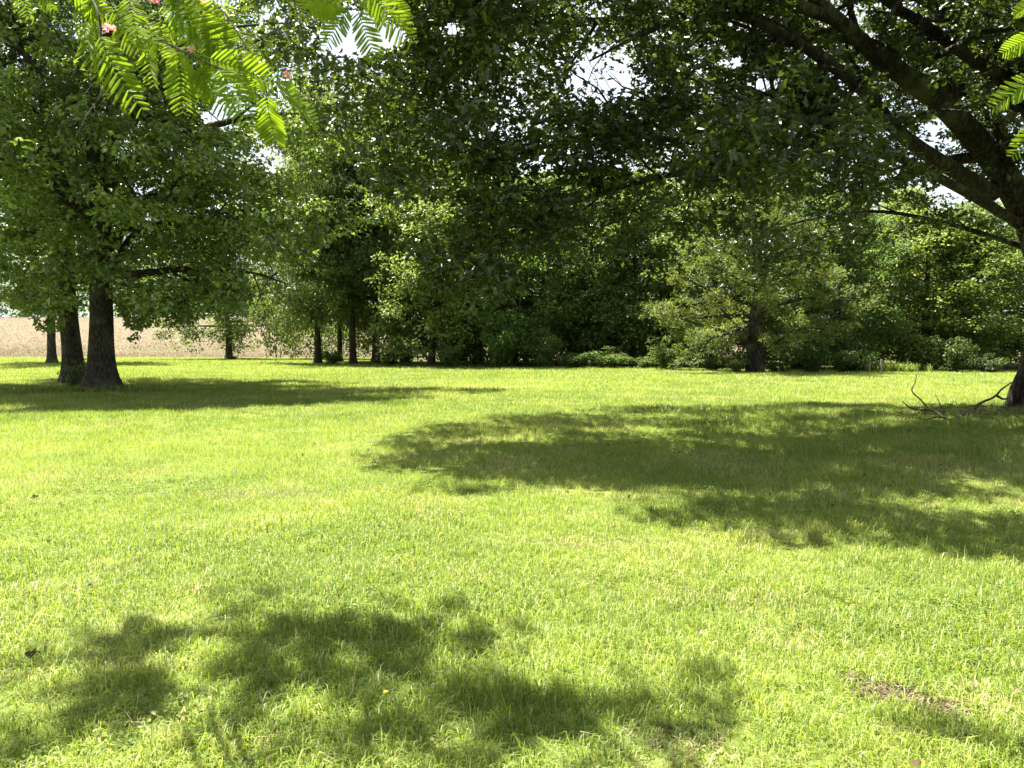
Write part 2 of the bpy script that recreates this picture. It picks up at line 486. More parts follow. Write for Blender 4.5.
# taller rough tufts of broader blades in the near lawn
def tufts(name, centres, per, hb, wb, seed, spread=.05):
    g = np.random.default_rng(seed)
    cx = np.repeat(centres[:, 0], per); cy = np.repeat(centres[:, 1], per)
    n = len(cx)
    x = cx + g.normal(0, spread, n); y = cy + g.normal(0, spread, n)
    h = hb * (.5 + .8 * g.random(n)); w = wb * (.7 + .6 * g.random(n))
    w = np.maximum(w, y * .0006)
    r = np.clip(g.normal(.30, .2, n), 0, .82)
    r[g.random(n) < .05] = .9
    return blades(name, x, y, h, w, r, M_GRASS, 2, seed + 1, .75)
g = np.random.default_rng(55)
cx = g.uniform(-4.2, 4.2, 2600); cy = g.uniform(2.2, 7.5, 2600)
k = (NA(cx + 40, cy, .8, 3) > .5) & (bare_amt(cx, cy) < .3)
o = link("grass", tufts("tufts", np.stack([cx[k], cy[k]], -1), 16, .085, .0062, 61))
tag(o, kind='stuff', label="coarse broad bladed grass tufts in the near lawn", cat="grass")
cx = g.uniform(3, 16, 500); cy = g.uniform(11, 20, 500); k = NB(cx, cy, 1.8, 3) > .52
o = link("weeds", tufts("weeds", np.stack([cx[k], cy[k]], -1), 22, .17, .012, 63, .12))
tag(o, kind='stuff', label="low shaggy weeds in the shade of the big oak", cat="weeds")

# thatch scraps on the bare spots
def litter(name, areas, n, size, mat, seed):
    g = np.random.default_rng(seed); p = []
    for (cx, cy, rx, ry, sh) in areas:
        m = int(n * sh)
        a = g.random(m) * 2 * pi; q = np.sqrt(g.random(m))
        p.append(np.stack([cx + rx * q * np.cos(a), cy + ry * q * np.sin(a)], -1))
    p = np.vstack(p); N = len(p)
    pos = np.stack([p[:, 0], p[:, 1], gz(p[:, 0], p[:, 1]) + .004 + .012 * g.random(N)], -1)
    nrm = np.stack([g.normal(0, .35, N), g.normal(0, .35, N), np.ones(N)], -1)
    return scatter(T_NARROW, pos, nrm, g.normal(0, 1, (N, 3)), size * (.5 + g.random(N)), g.random(N), name, mat)
o = link("thatch", litter("thatch", [(a, b, c * 1.2, d * 1.2, (1 if i < 3 else .15) * c * d * 12) for i, (a, b, c, d) in enumerate(BARE)], 5200, .026, M_LITTER, 71))
tag(o, kind='stuff', label="dry straw scraps on the worn spots of the lawn", cat="thatch")

g = np.random.default_rng(171)
cx = g.uniform(-5, 5, 1500); cy = g.uniform(2.3, 9, 1500); k = NA(cx + 9, cy, 1.1, 3) > .54; cx, cy = cx[k], cy[k]
idx = np.repeat(np.arange(len(cx)), 26); n = len(idx)
x = cx[idx] + g.normal(0, .07, n); y = cy[idx] + g.normal(0, .07, n)
pos = np.stack([x, y, gz(x, y) + .015 + .04 * g.random(n)], -1)
M_CLOVER = leaf_mat("clover_leaf", [(0, (.07, .12, .02)), (1, (.14, .19, .035))], .4, spec=.2, use_obj=False)
o = link("clover", scatter(T_ROUND, pos, g.normal(0, .35, (n, 3)) + [0, 0, 1], g.normal(0, 1, (n, 3)), g.uniform(.012, .028, n), g.random(n), "clover", M_CLOVER))
tag(o, kind='stuff', label="low broad leaved clover mixed into the near grass", cat="clover")
n = 170; x = g.uniform(-5, 6, n); y = g.uniform(2.6, 14, n)
pos = np.stack([x, y, gz(x, y) + .03 + .02 * g.random(n)], -1)
o = link("fallen_leaves", scatter(T_OAK, pos, g.normal(0, .5, (n, 3)) + [0, 0, 1], g.normal(0, 1, (n, 3)), g.uniform(.04, .09, n), g.random(n), "fallen_leaves", M_LITTER))
tag(o, kind='stuff', label="scattered brown fallen leaves lying on the lawn", cat="fallen leaves")

# meadow stalks
x, y, g = grass_points(84, 300, lambda d: 20 * (84 / d) ** 2.2, 81, 1.0, 5)
k = x < 20; x, y = x[k], y[k]; n = len(x)
o = link("meadow_grass", blades("meadow_grass", x, y, .18 * (.5 + g.random(n)) + .03, .02 + y * .00022, np.clip(g.normal(.55, .25, n) - .55 * smooth(.55, .7, NA(x, y, 28, 3)), 0, 1), M_MEADOW, 1, 83))
tag(o, kind='stuff', label="tall tan seeding grass on the hay field", cat="grass")

# ------------------------------------------------------------------ trees
def unit(v): return v / (np.linalg.norm(v) + 1e-9)

def leaves_from_clumps(C, R, n_per, size, g, flat=.65, up=.75, tone_var=.22, keep=None):
    """C clump centres, R radii -> leaf arrays"""
    n_per = np.maximum(1, (n_per * np.ones(len(C))).astype(int))
    idx = np.repeat(np.arange(len(C)), n_per); N = len(idx)
    dv = g.normal(0, 1, (N, 3)); up_ = g.random(N) < .6; dv[up_, 2] = np.abs(dv[up_, 2]); dv /= np.linalg.norm(dv, axis=1)[:, None]
    rr = g.random(N) ** .40
    off = dv * rr[:, None] * R[idx][:, None]; off[:, 2] *= flat
    pos = C[idx] + off
    nrm = g.normal(0, .6, (N, 3)) + np.array([0, 0, up]) + dv * .25
    dirv = off / (R[idx][:, None] + 1e-9) + g.normal(0, .5, (N, 3)) + np.array([0, 0, -.25])
    tone = g.random(len(C)) * tone_var * 2 - tone_var
    rnd = np.clip(.45 + tone[idx] + g.normal(0, .17, N), 0, 1)
    sz = size * (.6 + .7 * g.random(N))
    if keep is not None:
        m = keep(pos)
        pos, nrm, dirv, rnd, sz = pos[m], nrm[m], dirv[m], rnd[m], sz[m]
    return pos, nrm, dirv, sz, rnd

def side_branches(path, rad, g, count, len_rng, t0=.25, depth=1, droop=.12, flatness=.5):
    """returns list of (path, radii) and clump points"""
    out = []; m = len(path)
    L = np.linalg.norm(np.diff(path, axis=0), axis=1).sum()
    for k in range(count):
        t = t0 + (1 - t0) * (k + g.random()) / count
        i = min(int(t * (m - 1)), m - 2)
        p = path[i]; tn = unit(path[i + 1] - path[i])
        rnd = g.normal(0, 1, 3); rnd[2] *= flatness
        d = unit(np.cross(tn, rnd)); d = unit(d * .9 + tn * g.uniform(.35, .9) + np.array([0, 0, .12])); d[2] *= .75
        ln = g.uniform(*len_rng) * (1.1 - .45 * t)
        q = [p]
        for s in range(4):
            d = unit(d + g.normal(0, .22, 3) + np.array([0, 0, -droop]))
            q.append(q[-1] + d * ln / 4)
        r0 = np.interp(t, np.linspace(0, 1, len(rad)), rad) * .55
        out.append((np.array(q), [r0, r0 * .3]))
    return out

def gen_tree(name, seed, H, R, cb, rt, n_limbs, clump_r, leaf, n_leaf, tmpl, lmat, bmat, low_elev=0, top_pow=.55,
             subs=6, detail=True, low_fill=0.0, keep=None, limb_parts=False, trunk_top=.88, lean=(0, 0), extra=None, fork=None, fill=0, more=None, profile=None, flare=1.6, thin_bark=True):
    """returns (trunk_mesh, [limb meshes], crown_mesh), base at origin"""
    g = np.random.default_rng(seed)
    T = Tubes(); limbs = []
    zz = np.linspace(0, H * trunk_top, 14)
    wob = np.cumsum(g.normal(0, .035 * H / 14, (14, 2)), 0); wob[:4] *= np.array([0, .2, .5, .8])[:, None]
    tp = np.stack([wob[:, 0] + lean[0] * (zz / H) ** 1.3, wob[:, 1] + lean[1] * (zz / H) ** 1.3, zz], -1)
    path = rough_path(np.vstack([[tp[0] + [0, 0, -.25]], tp]), 5)
    h = path[:, 2] / H
    rad = rt * np.clip(1 - h * 1.02, .05, 1) ** .8
    rad = rad * (1 + (flare - 1) * np.exp(-np.clip(path[:, 2], 0, 9) / (rt * 1.1)))
    T.add(path, rad, 18 if detail else 9, .07, seed=seed)
    # buttress roots
    if detail:
        for a in np.arange(6) * pi / 3 + g.random() * 2:
            e = np.array([cos(a), sin(a), 0])
            T.add(rough_path([e * rt * .5 + [0, 0, rt * 1.6], e * rt * (.7 + .22 * flare) + [0, 0, rt * .5], e * rt * (.75 + .38 * flare) + [0, 0, .02], e * rt * (.9 + .55 * flare) + [0, 0, -.1]], 4), [rt * .45, rt * .4, rt * .3, rt * .1], 8)
    CC = []; CR = []
    prof = profile or (lambda t: (np.sin(pi * np.clip(.22 + .78 * t, 0, 1)) ** top_pow))
    for k in range(n_limbs):
        t = (k + .5 * g.random()) / n_limbs
        z0 = cb + (H * trunk_top - cb) * t ** .9
        i = np.searchsorted(path[:, 2], z0); i = min(i, len(path) - 2)
        az = k * 2.399 + g.normal(0, .35)
        ln = R * prof(t) * g.uniform(.8, 1.12)
        el = radians(low_elev + (62 - low_elev) * t ** 1.2) + g.normal(0, .08)
        d = np.array([cos(az) * cos(el), sin(az) * cos(el), sin(el)])
        q = [path[i]]
        for s in range(5):
            d = unit(d + g.normal(0, .10, 3) + np.array([0, 0, .08 if s < 2 else -.10]))
            q.append(q[-1] + d * ln / 5)
        q = rough_path(q, 3)
        r0 = min(rad[i] * .5, rt * .42) * (.6 + .5 * ln / R)
        lr = [r0, r0 * .7, r0 * .42, r0 * .12]
        B = Tubes() if limb_parts else T
        B.add(q, lr, 8 if detail else 5)
        sb = side_branches(q, lr, g, subs, (.28 * ln, .55 * ln), droop=.08)
        CC.append(q[-1]); CR.append(clump_r)
        for (sp, sr) in sb:
            B.add(sp, sr, 5 if detail else 4)
            for u in (2, 3, 4):
                CC.append(sp[u] + g.normal(0, clump_r * .35, 3)); CR.append(clump_r * g.uniform(.55, 1.15))
            if detail:
                for (tp2, tr2) in side_branches(sp, [max(r, .008) for r in sr], g, 3, (.5, 1.1), .3, droop=.15):
                    B.add(tp2, [max(tr2[0], .008), .003], 3)
                    CC.append(tp2[-1]); CR.append(clump_r * g.uniform(.4, .8))
        if limb_parts: limbs.append(B)
    if extra:
        for (q, lr, nsub, slen) in extra:
            B = Tubes() if limb_parts else T
            q = rough_path(q, 5); B.add(q, lr, 10)
            for (sp, sr) in side_branches(q, lr, g, nsub, slen, .2, droop=.10):
                B.add(sp, sr, 5)
                for u in (2, 3, 4):
                    CC.append(sp[u] + g.normal(0, clump_r * .3, 3)); CR.append(clump_r * g.uniform(.5, 1.0))
                for (tp2, tr2) in side_branches(sp, [max(r, .01) for r in sr], g, 4, (.5, 1.3), .25, droop=.18):
                    B.add(tp2, [max(tr2[0], .008), .003], 3)
                    CC.append(tp2[-1]); CR.append(clump_r * g.uniform(.35, .75))
            if limb_parts: limbs.append(B)
    if fill:
        m = int(fill * 3); v = g.normal(0, 1, (m, 3)); v /= np.linalg.norm(v, axis=1)[:, None]
        v *= (g.random(m) ** .42)[:, None]
        zc = (cb * .75 + H) / 2; hz = (H - cb * .75) / 2
        q = v * np.array([R * 1.02, R * 1.02, hz]) + np.array([lean[0] * .5, lean[1] * .5, zc])
        q = q[NC(q[:, 0] + 50, q[:, 2] + q[:, 1] * .7, R * .28, 2) > .46][:int(fill)]
        CC += list(q); CR += list(clump_r * g.uniform(.6, 1.2, len(q)))
    if more is not None:
        CC += list(more); CR += list(clump_r * g.uniform(.55, 1.15, len(more)))
    # skirt of low foliage for edge-of-wood trees
    if low_fill:
        m = int(low_fill)
        a = g.random(m) * 2 * pi; z = g.random(m) ** 1.2 * (cb + 2.5) + .3
        rr = R * (.45 + .55 * g.random(m)) * (.72 + .28 * z / (cb + 2.5))
        CC += list(np.stack([rr * np.cos(a), rr * np.sin(a), z], -1)); CR += list(clump_r * g.uniform(.6, 1.1, m))
    CC = np.array(CC); CR = np.array(CR)
    w = CR ** 2; per = np.maximum(2, n_leaf * w / w.sum())
    pos, nrm, dv, sz, rnd = leaves_from_clumps(CC, CR, per, leaf, g, keep=keep)
    crown = scatter(tmpl, pos, nrm, dv, sz, rnd, name + "_crown", lmat)
    return T.mesh(name + "_trunk", bmat), [B.mesh(name + "_limb", bmat) for B in limbs], crown

def place(kind, meshes, loc, label, cat, group=None, tint=(1, 1, 1), rz=0, sc=1.0, crown_name="crown"):
    z = float(gz(loc[0], loc[1]))
    e = empty(kind, (loc[0], loc[1], z), label, cat, group)
    e.rotation_euler[2] = rz; e.scale = (sc, sc, sc) if np.isscalar(sc) else sc
    if meshes[0]: link("trunk", meshes[0], e)
    for lm in meshes[1]: link("limb", lm, e)
    c = link(crown_name, meshes[2], e); c.color = (*tint, 1)
    return e

def base_at(px, py):
    d = CAM_Z * FPX / (py - 340.0)
    p = P(px, py, d); return np.array([p[0], d])

# ---- the big oak on the right
RO = P(1058, 409, 18.6); RO = np.array([RO[0], 18.6, 0])
SHP = [(335, 487), (400, 492), (478, 497), (520, 491), (575, 512), (640, 531), (720, 546), (850, 547), (930, 556), (1024, 563), (1400, 600), (2500, 700), (2500, 405),
       (1024, 408), (900, 408), (800, 405), (700, 405), (600, 411), (520, 414), (430, 424), (370, 441), (400, 452), (345, 457), (375, 468)]
def keep_R(pos):
    w = pos + RO
    sx, sy, z = shadow_px(w)
    jx = (NA(w[:, 0], w[:, 2] + w[:, 1], .9, 2) - .5)
    ok = in_poly(sx + jx * 34, sy + jx * 12, SHP) | (sx > 1040) 
    px, py, zz = project(w)
    jf = (NB(w[:, 0] * 1.0, w[:, 2] + w[:, 1] * .6, .55, 3) - .5)
    gap = ((px - 618) / 50) ** 2 + ((py - 80) / 42) ** 2 + jx * 1.2 + jf * 4.5 < 1
    gap |= (jf > .27) & (py < 150) & (zz > 0)
    gap |= ((px - 735) / 16) ** 2 + ((py - 62) / 8) ** 2 + jx * 1.6 < 1
    gap |= ((px - 765) / 22) ** 2 + ((py - 85) / 14) ** 2 + jx * 1.6 < 1
    gap |= ((px - 895) / 26) ** 2 + ((py - 218) / 16) ** 2 + jx * 1.2 < 1
    gap |= ((px - 955) / 13) ** 2 + ((py - 95) / 9) ** 2 + jx < 1
    gap |= ((px - 370) / 50) ** 2 + ((py - 36) / 22) ** 2 + jx * 1.5 < 1
    gap |= ((px - 452) / 16) ** 2 + ((py - 28) / 11) ** 2 + jx < 1
    low = np.interp(px, [300, 380, 420, 470, 520, 560, 620, 680, 730, 800, 850, 900, 960, 1010, 1060], [120, 190, 270, 320, 300, 265, 285, 300, 330, 320, 285, 255, 245, 250, 420])
    gap |= (py > low + jx * 60) & (px < 1040) & (px > 0) & (zz > 0)
    # the big limbs stay bare on the near side
    for (L_, wd) in (([(1060, 300), (1035, 228), (989, 156), (950, 112), (906, 78), (872, 52), (841, 23), (812, -2)], 16), ([(1052, 150), (1012, 88), (984, 68), (924, 26), (886, 2)], 10), ([(994, 195), (908, 141), (866, 94), (825, 62), (783, 36), (731, 16)], 9)):
        for (x0, y0), (x1, y1) in zip(L_[:-1], L_[1:]):
            t = np.clip(((px - x0) * (x1 - x0) + (py - y0) * (y1 - y0)) / ((x1 - x0) ** 2 + (y1 - y0) ** 2), 0, 1)
            gap |= (np.hypot(px - x0 - t * (x1 - x0), py - y0 - t * (y1 - y0)) < wd * (1.1 + jx * 1.6)) & (w[:, 1] < 17.5) & (zz > 0)
    return ok & ~gap
def rel(pts): return [P(*p) - RO for p in pts]
tb = np.array([0, 0, 0])
EX = [
 (rel([(1058, 300, 18.6), (1035, 228, 18.3), (1008, 182, 18.0), (989, 156, 17.8), (950, 112, 17.2), (906, 78, 16.4), (872, 52, 15.8), (841, 23, 15.2), (812, -2, 14.7), (760, -40, 13.8)]), [.48, .38, .31, .28, .25, .21, .17, .13, .09, .04], 13, (1.6, 3.2)),
 (rel([(1065, 240, 18.8), (1052, 150, 18.6), (1012, 88, 18.0), (984, 68, 17.6), (924, 26, 16.8), (886, 2, 16.2), (830, -40, 15.0)]), [.28, .22, .18, .15, .11, .08, .03], 12, (1.4, 2.6)),
 (rel([(994, 195, 18.0), (908, 141, 16.8), (866, 94, 16.0), (825, 62, 15.2), (783, 36, 14.4), (731, 16, 13.6), (660, 28, 12.8), (590, 62, 12.0)]), [.18, .15, .13, .11, .09, .07, .04, .015], 16, (1.2, 2.4)),
 (rel([(905, 138, 16.7), (866, 112, 15.8), (800, 103, 14.6), (736, 104, 13.6), (680, 108, 12.8), (640, 100, 12.0)]), [.12, .11, .09, .07, .05, .02], 14, (1.1, 2.2)),
 (rel([(1020, 225, 18.2), (960, 190, 17.2), (876, 150, 15.6), (800, 143, 14.6), (720, 146, 13.6), (606, 135, 12.2), (540, 150, 11.8), (460, 168, 11.3)]), [.12, .10, .08, .065, .05, .04, .025, .010], 24, (1.1, 2.2)),
 (rel([(820, 146, 14.8), (740, 165, 13.8), (660, 178, 13.0), (590, 198, 12.4), (545, 215, 12.0), (500, 250, 11.8), (465, 275, 11.6)]), [.07, .06, .05, .04, .03, .02, .008], 14, (.8, 1.6)),
 (rel([(1045, 255, 18.8), (950, 225, 19.8), (870, 212, 20.5), (790, 225, 20.8), (740, 250, 21)]), [.07, .055, .04, .03, .012], 12, (1.0, 2.2)),
 (rel([(950, 112, 17.2), (900, 120, 15.0), (830, 122, 12.8), (770, 112, 11.2), (700, 80, 10.0)]), [.10, .08, .06, .04, .015], 13, (1.0, 2.0)),
 (rel([(890, 52, 16.1), (845, 39, 15.8), (760, 40, 15.6), (640, 22, 15.2), (540, 30, 14.6), (470, 60, 13.8), (420, 110, 13.4)]), [.12, .10, .09, .08, .06, .04, .02], 16, (1.2, 2.4)),
 (rel([(841, 23, 15.2), (700, -30, 13.2), (570, -60, 12.0), (480, -40, 11.2), (420, 20, 11)]), [.12, .1, .07, .04, .02], 14, (1.2, 2.2)),
]
def px_fill(poly, n, d0, d1, org, seed):
    g = np.random.default_rng(seed); poly_ = np.array(poly); out = []
    while len(out) < n:
        x = g.uniform(poly_[:, 0].min(), poly_[:, 0].max()); y = g.uniform(poly_[:, 1].min(), poly_[:, 1].max())
        if in_poly(np.array([x]), np.array([y]), poly)[0]: out.append(P(x, y, g.uniform(d0, d1)) - org)
    return np.array(out)
def sh_fill(poly, n, h0, h1, org, seed, thr=.42, rmax=13.5, nsc=1.3):
    g = np.random.default_rng(seed); poly_ = np.array(poly); out = []; tries = 0
    ys_ = CAM_Z * FPX / (poly_[:, 1] - 340.0)
    while len(out) < n and tries < 60000:
        tries += 1
        y = g.uniform(ys_.min(), ys_.max()); x = g.uniform(-9, 16) if org[0] > 0 else g.uniform(-26, 3)
        q = project(np.array([[x, y, 0.0]]))
        if not in_poly(q[0], q[1], poly)[0] or NC(np.array([x]), np.array([y]), nsc, 2)[0] < thr: continue
        h = g.uniform(h0, h1); p = np.array([x + sin(SUN_AZ) * KSH * h, y + cos(SUN_AZ) * KSH * h, h]) - org
        if math.hypot(p[0], p[1]) < rmax: out.append(p)
    return np.array(out)
for q_ in ([(12.4, 17.5, 5.6), (11, 14, 7.0), (9, 11, 7.8), (6.5, 8.8, 8.2)], [(12.4, 17.5, 6), (9.5, 15, 7.6), (6, 12.5, 8.4), (3, 11, 8.4)],
           [(12.6, 17.5, 5.6), (13, 13, 7.4), (12, 10, 8.2), (10, 7.5, 8.4)], [(12, 18, 7), (8, 16.5, 8.6), (3.5, 15.5, 9.2), (0, 15, 9.0)]):
    EX.append(([np.array(v) - RO for v in q_], [.2, .15, .1, .05, .02], 14, (1.5, 3.0)))
MORE_R = np.vstack([px_fill([(830, 0), (1060, 0), (1060, 240), (960, 235), (900, 225), (840, 240)], 60, 17.5, 22, RO, 1),
                    px_fill([(560, 120), (900, 120), (880, 240), (700, 270), (600, 230)], 40, 13, 19, RO, 2),
                    sh_fill(SHP, 520, 6.8, 12, RO, 3, rmax=17, thr=.36), sh_fill([(335, 487), (400, 492), (478, 497), (560, 505), (620, 470), (620, 425), (520, 414), (430, 424), (370, 441), (400, 452), (345, 457), (375, 468)], 130, 5.6, 9.5, RO, 12, rmax=22, thr=.38), sh_fill([(600, 406), (1040, 406), (1040, 440), (560, 436)], 260, 6, 11, RO, 6, rmax=17, thr=.3), sh_fill([(600, 470), (1060, 425), (1100, 562), (930, 552), (700, 540), (620, 515)], 210, 7, 11, RO, 8, rmax=17, thr=.3), px_fill([(300, 60), (430, -10), (520, 0), (520, 120), (400, 200), (330, 150)], 60, 11.5, 14, RO, 7)])
rm = gen_tree("big_oak", 5, 14.5, 9.5, 6.0, .74, 15, .50, .148, 185000, T_OAK, M_OAK, M_BARK_DARK, low_elev=4, subs=8, keep=keep_R, limb_parts=True, extra=EX, more=MORE_R, fill=380, flare=1.25)
place("oak_tree", rm, RO, "huge dark oak with trunk cut by the right edge and limbs arching over the lawn", "tree", tint=(.80, .74, .62))

# ---- the pair of oaks on the left
A = base_at(102, 392); B = base_at(75, 384.5)
LA = np.array([A[0], A[1], 0])
def keep_A(o):
    def f(pos):
        w = pos + np.array([o[0], o[1], 0])
        sx, sy, z = shadow_px(w)
        jx = (NA(w[:, 0], w[:, 2] + w[:, 1], 1.1, 2) - .5)
        ok = (sy + jx * 9 < np.interp(sx, [-200, 60, 180, 300, 430, 500, 560], [412, 411, 409, 404, 400, 392, 370])) 
        px, py, zz = project(w)
        low = np.interp(px, [-50, 20, 50, 66, 84, 116, 134, 150, 230, 260, 300, 340], [300, 312, 345, 318, 306, 300, 350, 325, 325, 290, 265, 235])
        ok &= py + jx * 40 < low
        gap = ((px - 222) / 22) ** 2 + ((py - 118) / 15) ** 2 + jx * 1.4 < 1
        gap |= ((px - 325) / 22) ** 2 + ((py - 40) / 22) ** 2 + jx < 1
        gap |= ((px - 370) / 50) ** 2 + ((py - 36) / 24) ** 2 + jx < 1
        return ok & ~gap
    return f
def relA(o, pts): return [P(*p) - np.array([o[0], o[1], 0]) for p in pts]
ASH = [(-140, 386), (60, 386), (500, 390), (480, 396), (400, 402), (200, 409), (-140, 411)]
oA = np.array([A[0], A[1], 0])
MORE_A = np.vstack([px_fill([(116, 296), (146, 300), (141, 342), (126, 336)], 9, 23, 25, oA, 9), px_fill([(8, 300), (62, 300), (60, 338), (40, 325)], 10, 23, 27, oA, 10),px_fill([(-20, 120), (330, 120), (320, 210), (260, 285), (230, 322), (150, 318), (110, 296), (30, 312), (-20, 300)], 170, 20.8, 25.5, oA, 4),
                    sh_fill(ASH, 200, 5, 12, oA, 5, .40, 13)])
am = gen_tree("left_oak", 12, 17.5, 7.0, 3.3, .37, 20, .56, .18, 105000, T_SIMPLE, M_OAK, M_BARK, low_elev=2, subs=8, keep=keep_A(A), limb_parts=True, flare=1.95, fill=200,
              extra=[(relA(A, [(108, 250, 24.6), (128, 226, 24.2), (160, 200, 23.6), (205, 212, 23.2), (262, 232, 22.8), (300, 262, 22.4)]), [.16, .13, .1, .07, .03, .01], 12, (1.2, 2.4)),
                     (relA(A, [(108, 280, 24.6), (135, 235, 25.6), (175, 225, 26.6), (235, 262, 27.4)]), [.13, .1, .06, .02], 10, (1.2, 2.4)),
                     (relA(A, [(104, 165, 24.6), (130, 118, 24.2), (170, 84, 23.6), (240, 50, 23), (300, 20, 22.5)]), [.2, .16, .12, .07, .02], 12, (1.5, 2.8)),
                     (relA(A, [(104, 190, 24.6), (150, 150, 25.4), (250, 118, 26.5), (330, 120, 27.0), (410, 132, 27.5)]), [.17, .14, .1, .06, .02], 14, (1.5, 2.8))], more=MORE_A)
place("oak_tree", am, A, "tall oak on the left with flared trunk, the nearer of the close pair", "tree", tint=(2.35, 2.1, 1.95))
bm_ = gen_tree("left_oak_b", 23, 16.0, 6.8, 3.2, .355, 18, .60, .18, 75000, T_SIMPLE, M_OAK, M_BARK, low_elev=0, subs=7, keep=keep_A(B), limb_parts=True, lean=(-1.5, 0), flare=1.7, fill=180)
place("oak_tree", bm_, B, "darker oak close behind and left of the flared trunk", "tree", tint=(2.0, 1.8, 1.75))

# ---- lone trees along the field edge
cm = gen_tree("field_oak", 31, 15, 5.6, 4.2, .29, 16, .95, .22, 36000, T_SIMPLE, M_WOOD, M_BARK, low_elev=2, subs=7, detail=False, fill=60)
dm = gen_tree("field_maple", 37, 13, 6.6, 2.0, .30, 18, 1.05, .25, 32000, T_SIMPLE, M_WOOD, M_BARK, low_elev=-10, subs=7, detail=False, fill=60, top_pow=.8)
C_ = base_at(52, 363.5); place("oak_tree", cm, C_, "slim trunked tree seen just left of the oak pair", "tree", tint=(1, 1, .95), rz=.6)
D_ = base_at(229, 357.5); place("maple_tree", dm, D_, "spreading pale green tree standing alone against the tan field", "tree", tint=(1.25, 1.2, 1.15), rz=1.2)
E_ = base_at(318, 363); place("maple_tree", dm, E_, "light green tree with short dark trunk left of the tree cluster", "tree", tint=(1.2, 1.15, 1.1), rz=2.4, sc=(.75, .75, 1.45))
place("maple_tree", dm, base_at(340, 361.5), "slender tree at the left side of the dark trunk cluster", "tree", tint=(1.15, 1.15, 1.1), rz=.4, sc=(.65, .65, 1.35))
place("oak_tree", cm, base_at(353, 363.5), "middle tree of the dark trunk cluster by the field corner", "tree", tint=(1.0, 1.05, 1.0), rz=4.1, sc=(.85, .85, .95))
place("maple_tree", dm, base_at(376, 363), "thickest tree at the right of the trunk cluster where the field view ends", "tree", tint=(.95, 1.0, .95), rz=5.2, sc=(.85, .85, 1.3))

# ---- edge of the wood: four built kinds, copied
W1 = gen_tree("wood_tree_a", 101, 15, 4.6, 1.6, .26, 18, .95, .20, 34000, T_SIMPLE, M_WOOD, M_BARK, low_elev=-8, subs=7, detail=False, low_fill=50, fill=55)
W2 = gen_tree("wood_tree_b", 113, 13.5, 4.2, 1.0, .24, 17, .90, .20, 32000, T_ROUND, M_WOOD, M_BARK, low_elev=-4, subs=7, detail=False, low_fill=85, top_pow=.8, fill=50)
W3 = gen_tree("wood_tree_c", 127, 10.5, 4.0, .8, .20, 16, .80, .19, 28000, T_SIMPLE, M_WOOD, M_BARK, low_elev=-6, subs=7, detail=False, low_fill=60, top_pow=.65, fill=45)
def at_depth(px, d):
    p = P(px, 384, d); return np.array([p[0], d])
WT = [
 # px, depth, mesh, scale, rz, tint, label
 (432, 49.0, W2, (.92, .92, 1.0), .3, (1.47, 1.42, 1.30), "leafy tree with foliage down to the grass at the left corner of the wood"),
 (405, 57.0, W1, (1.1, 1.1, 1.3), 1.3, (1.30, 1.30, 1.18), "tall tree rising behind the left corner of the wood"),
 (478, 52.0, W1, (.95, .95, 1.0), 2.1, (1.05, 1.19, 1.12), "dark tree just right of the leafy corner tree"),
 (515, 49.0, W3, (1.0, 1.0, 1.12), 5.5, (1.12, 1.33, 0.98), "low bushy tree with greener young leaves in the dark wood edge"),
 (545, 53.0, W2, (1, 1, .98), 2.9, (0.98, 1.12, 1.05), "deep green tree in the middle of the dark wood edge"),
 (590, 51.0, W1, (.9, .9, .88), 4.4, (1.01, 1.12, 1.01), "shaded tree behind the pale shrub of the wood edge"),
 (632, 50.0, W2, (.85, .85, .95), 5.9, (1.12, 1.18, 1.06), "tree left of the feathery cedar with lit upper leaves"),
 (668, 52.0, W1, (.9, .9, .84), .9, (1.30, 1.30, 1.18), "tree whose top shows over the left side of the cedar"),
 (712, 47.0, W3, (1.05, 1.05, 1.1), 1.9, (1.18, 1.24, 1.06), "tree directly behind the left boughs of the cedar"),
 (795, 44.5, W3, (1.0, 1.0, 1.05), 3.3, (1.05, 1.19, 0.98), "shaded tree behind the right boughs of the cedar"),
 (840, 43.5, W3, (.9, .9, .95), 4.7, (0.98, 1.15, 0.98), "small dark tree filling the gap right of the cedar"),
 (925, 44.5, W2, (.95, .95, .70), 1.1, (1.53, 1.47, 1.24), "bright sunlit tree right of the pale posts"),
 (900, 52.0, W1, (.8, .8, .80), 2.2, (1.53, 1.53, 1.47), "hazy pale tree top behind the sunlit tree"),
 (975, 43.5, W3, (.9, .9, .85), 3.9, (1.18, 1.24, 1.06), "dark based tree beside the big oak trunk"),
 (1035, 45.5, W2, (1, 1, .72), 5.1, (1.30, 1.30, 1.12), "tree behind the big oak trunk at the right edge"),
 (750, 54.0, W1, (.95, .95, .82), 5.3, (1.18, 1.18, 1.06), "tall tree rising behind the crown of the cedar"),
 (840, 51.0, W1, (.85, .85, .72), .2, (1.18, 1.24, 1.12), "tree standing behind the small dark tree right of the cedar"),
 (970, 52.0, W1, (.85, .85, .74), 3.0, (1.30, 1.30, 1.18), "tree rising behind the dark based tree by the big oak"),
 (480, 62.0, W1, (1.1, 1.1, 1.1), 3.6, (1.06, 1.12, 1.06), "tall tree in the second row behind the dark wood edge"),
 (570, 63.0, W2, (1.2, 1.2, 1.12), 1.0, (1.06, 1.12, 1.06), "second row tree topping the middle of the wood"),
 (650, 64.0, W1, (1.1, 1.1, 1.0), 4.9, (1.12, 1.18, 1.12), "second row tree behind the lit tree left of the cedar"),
 (320, 74.0, W1, (1.2, 1.2, 1.4), .7, (1.42, 1.36, 1.30), "tall pale tree far behind the trunk cluster"),
]
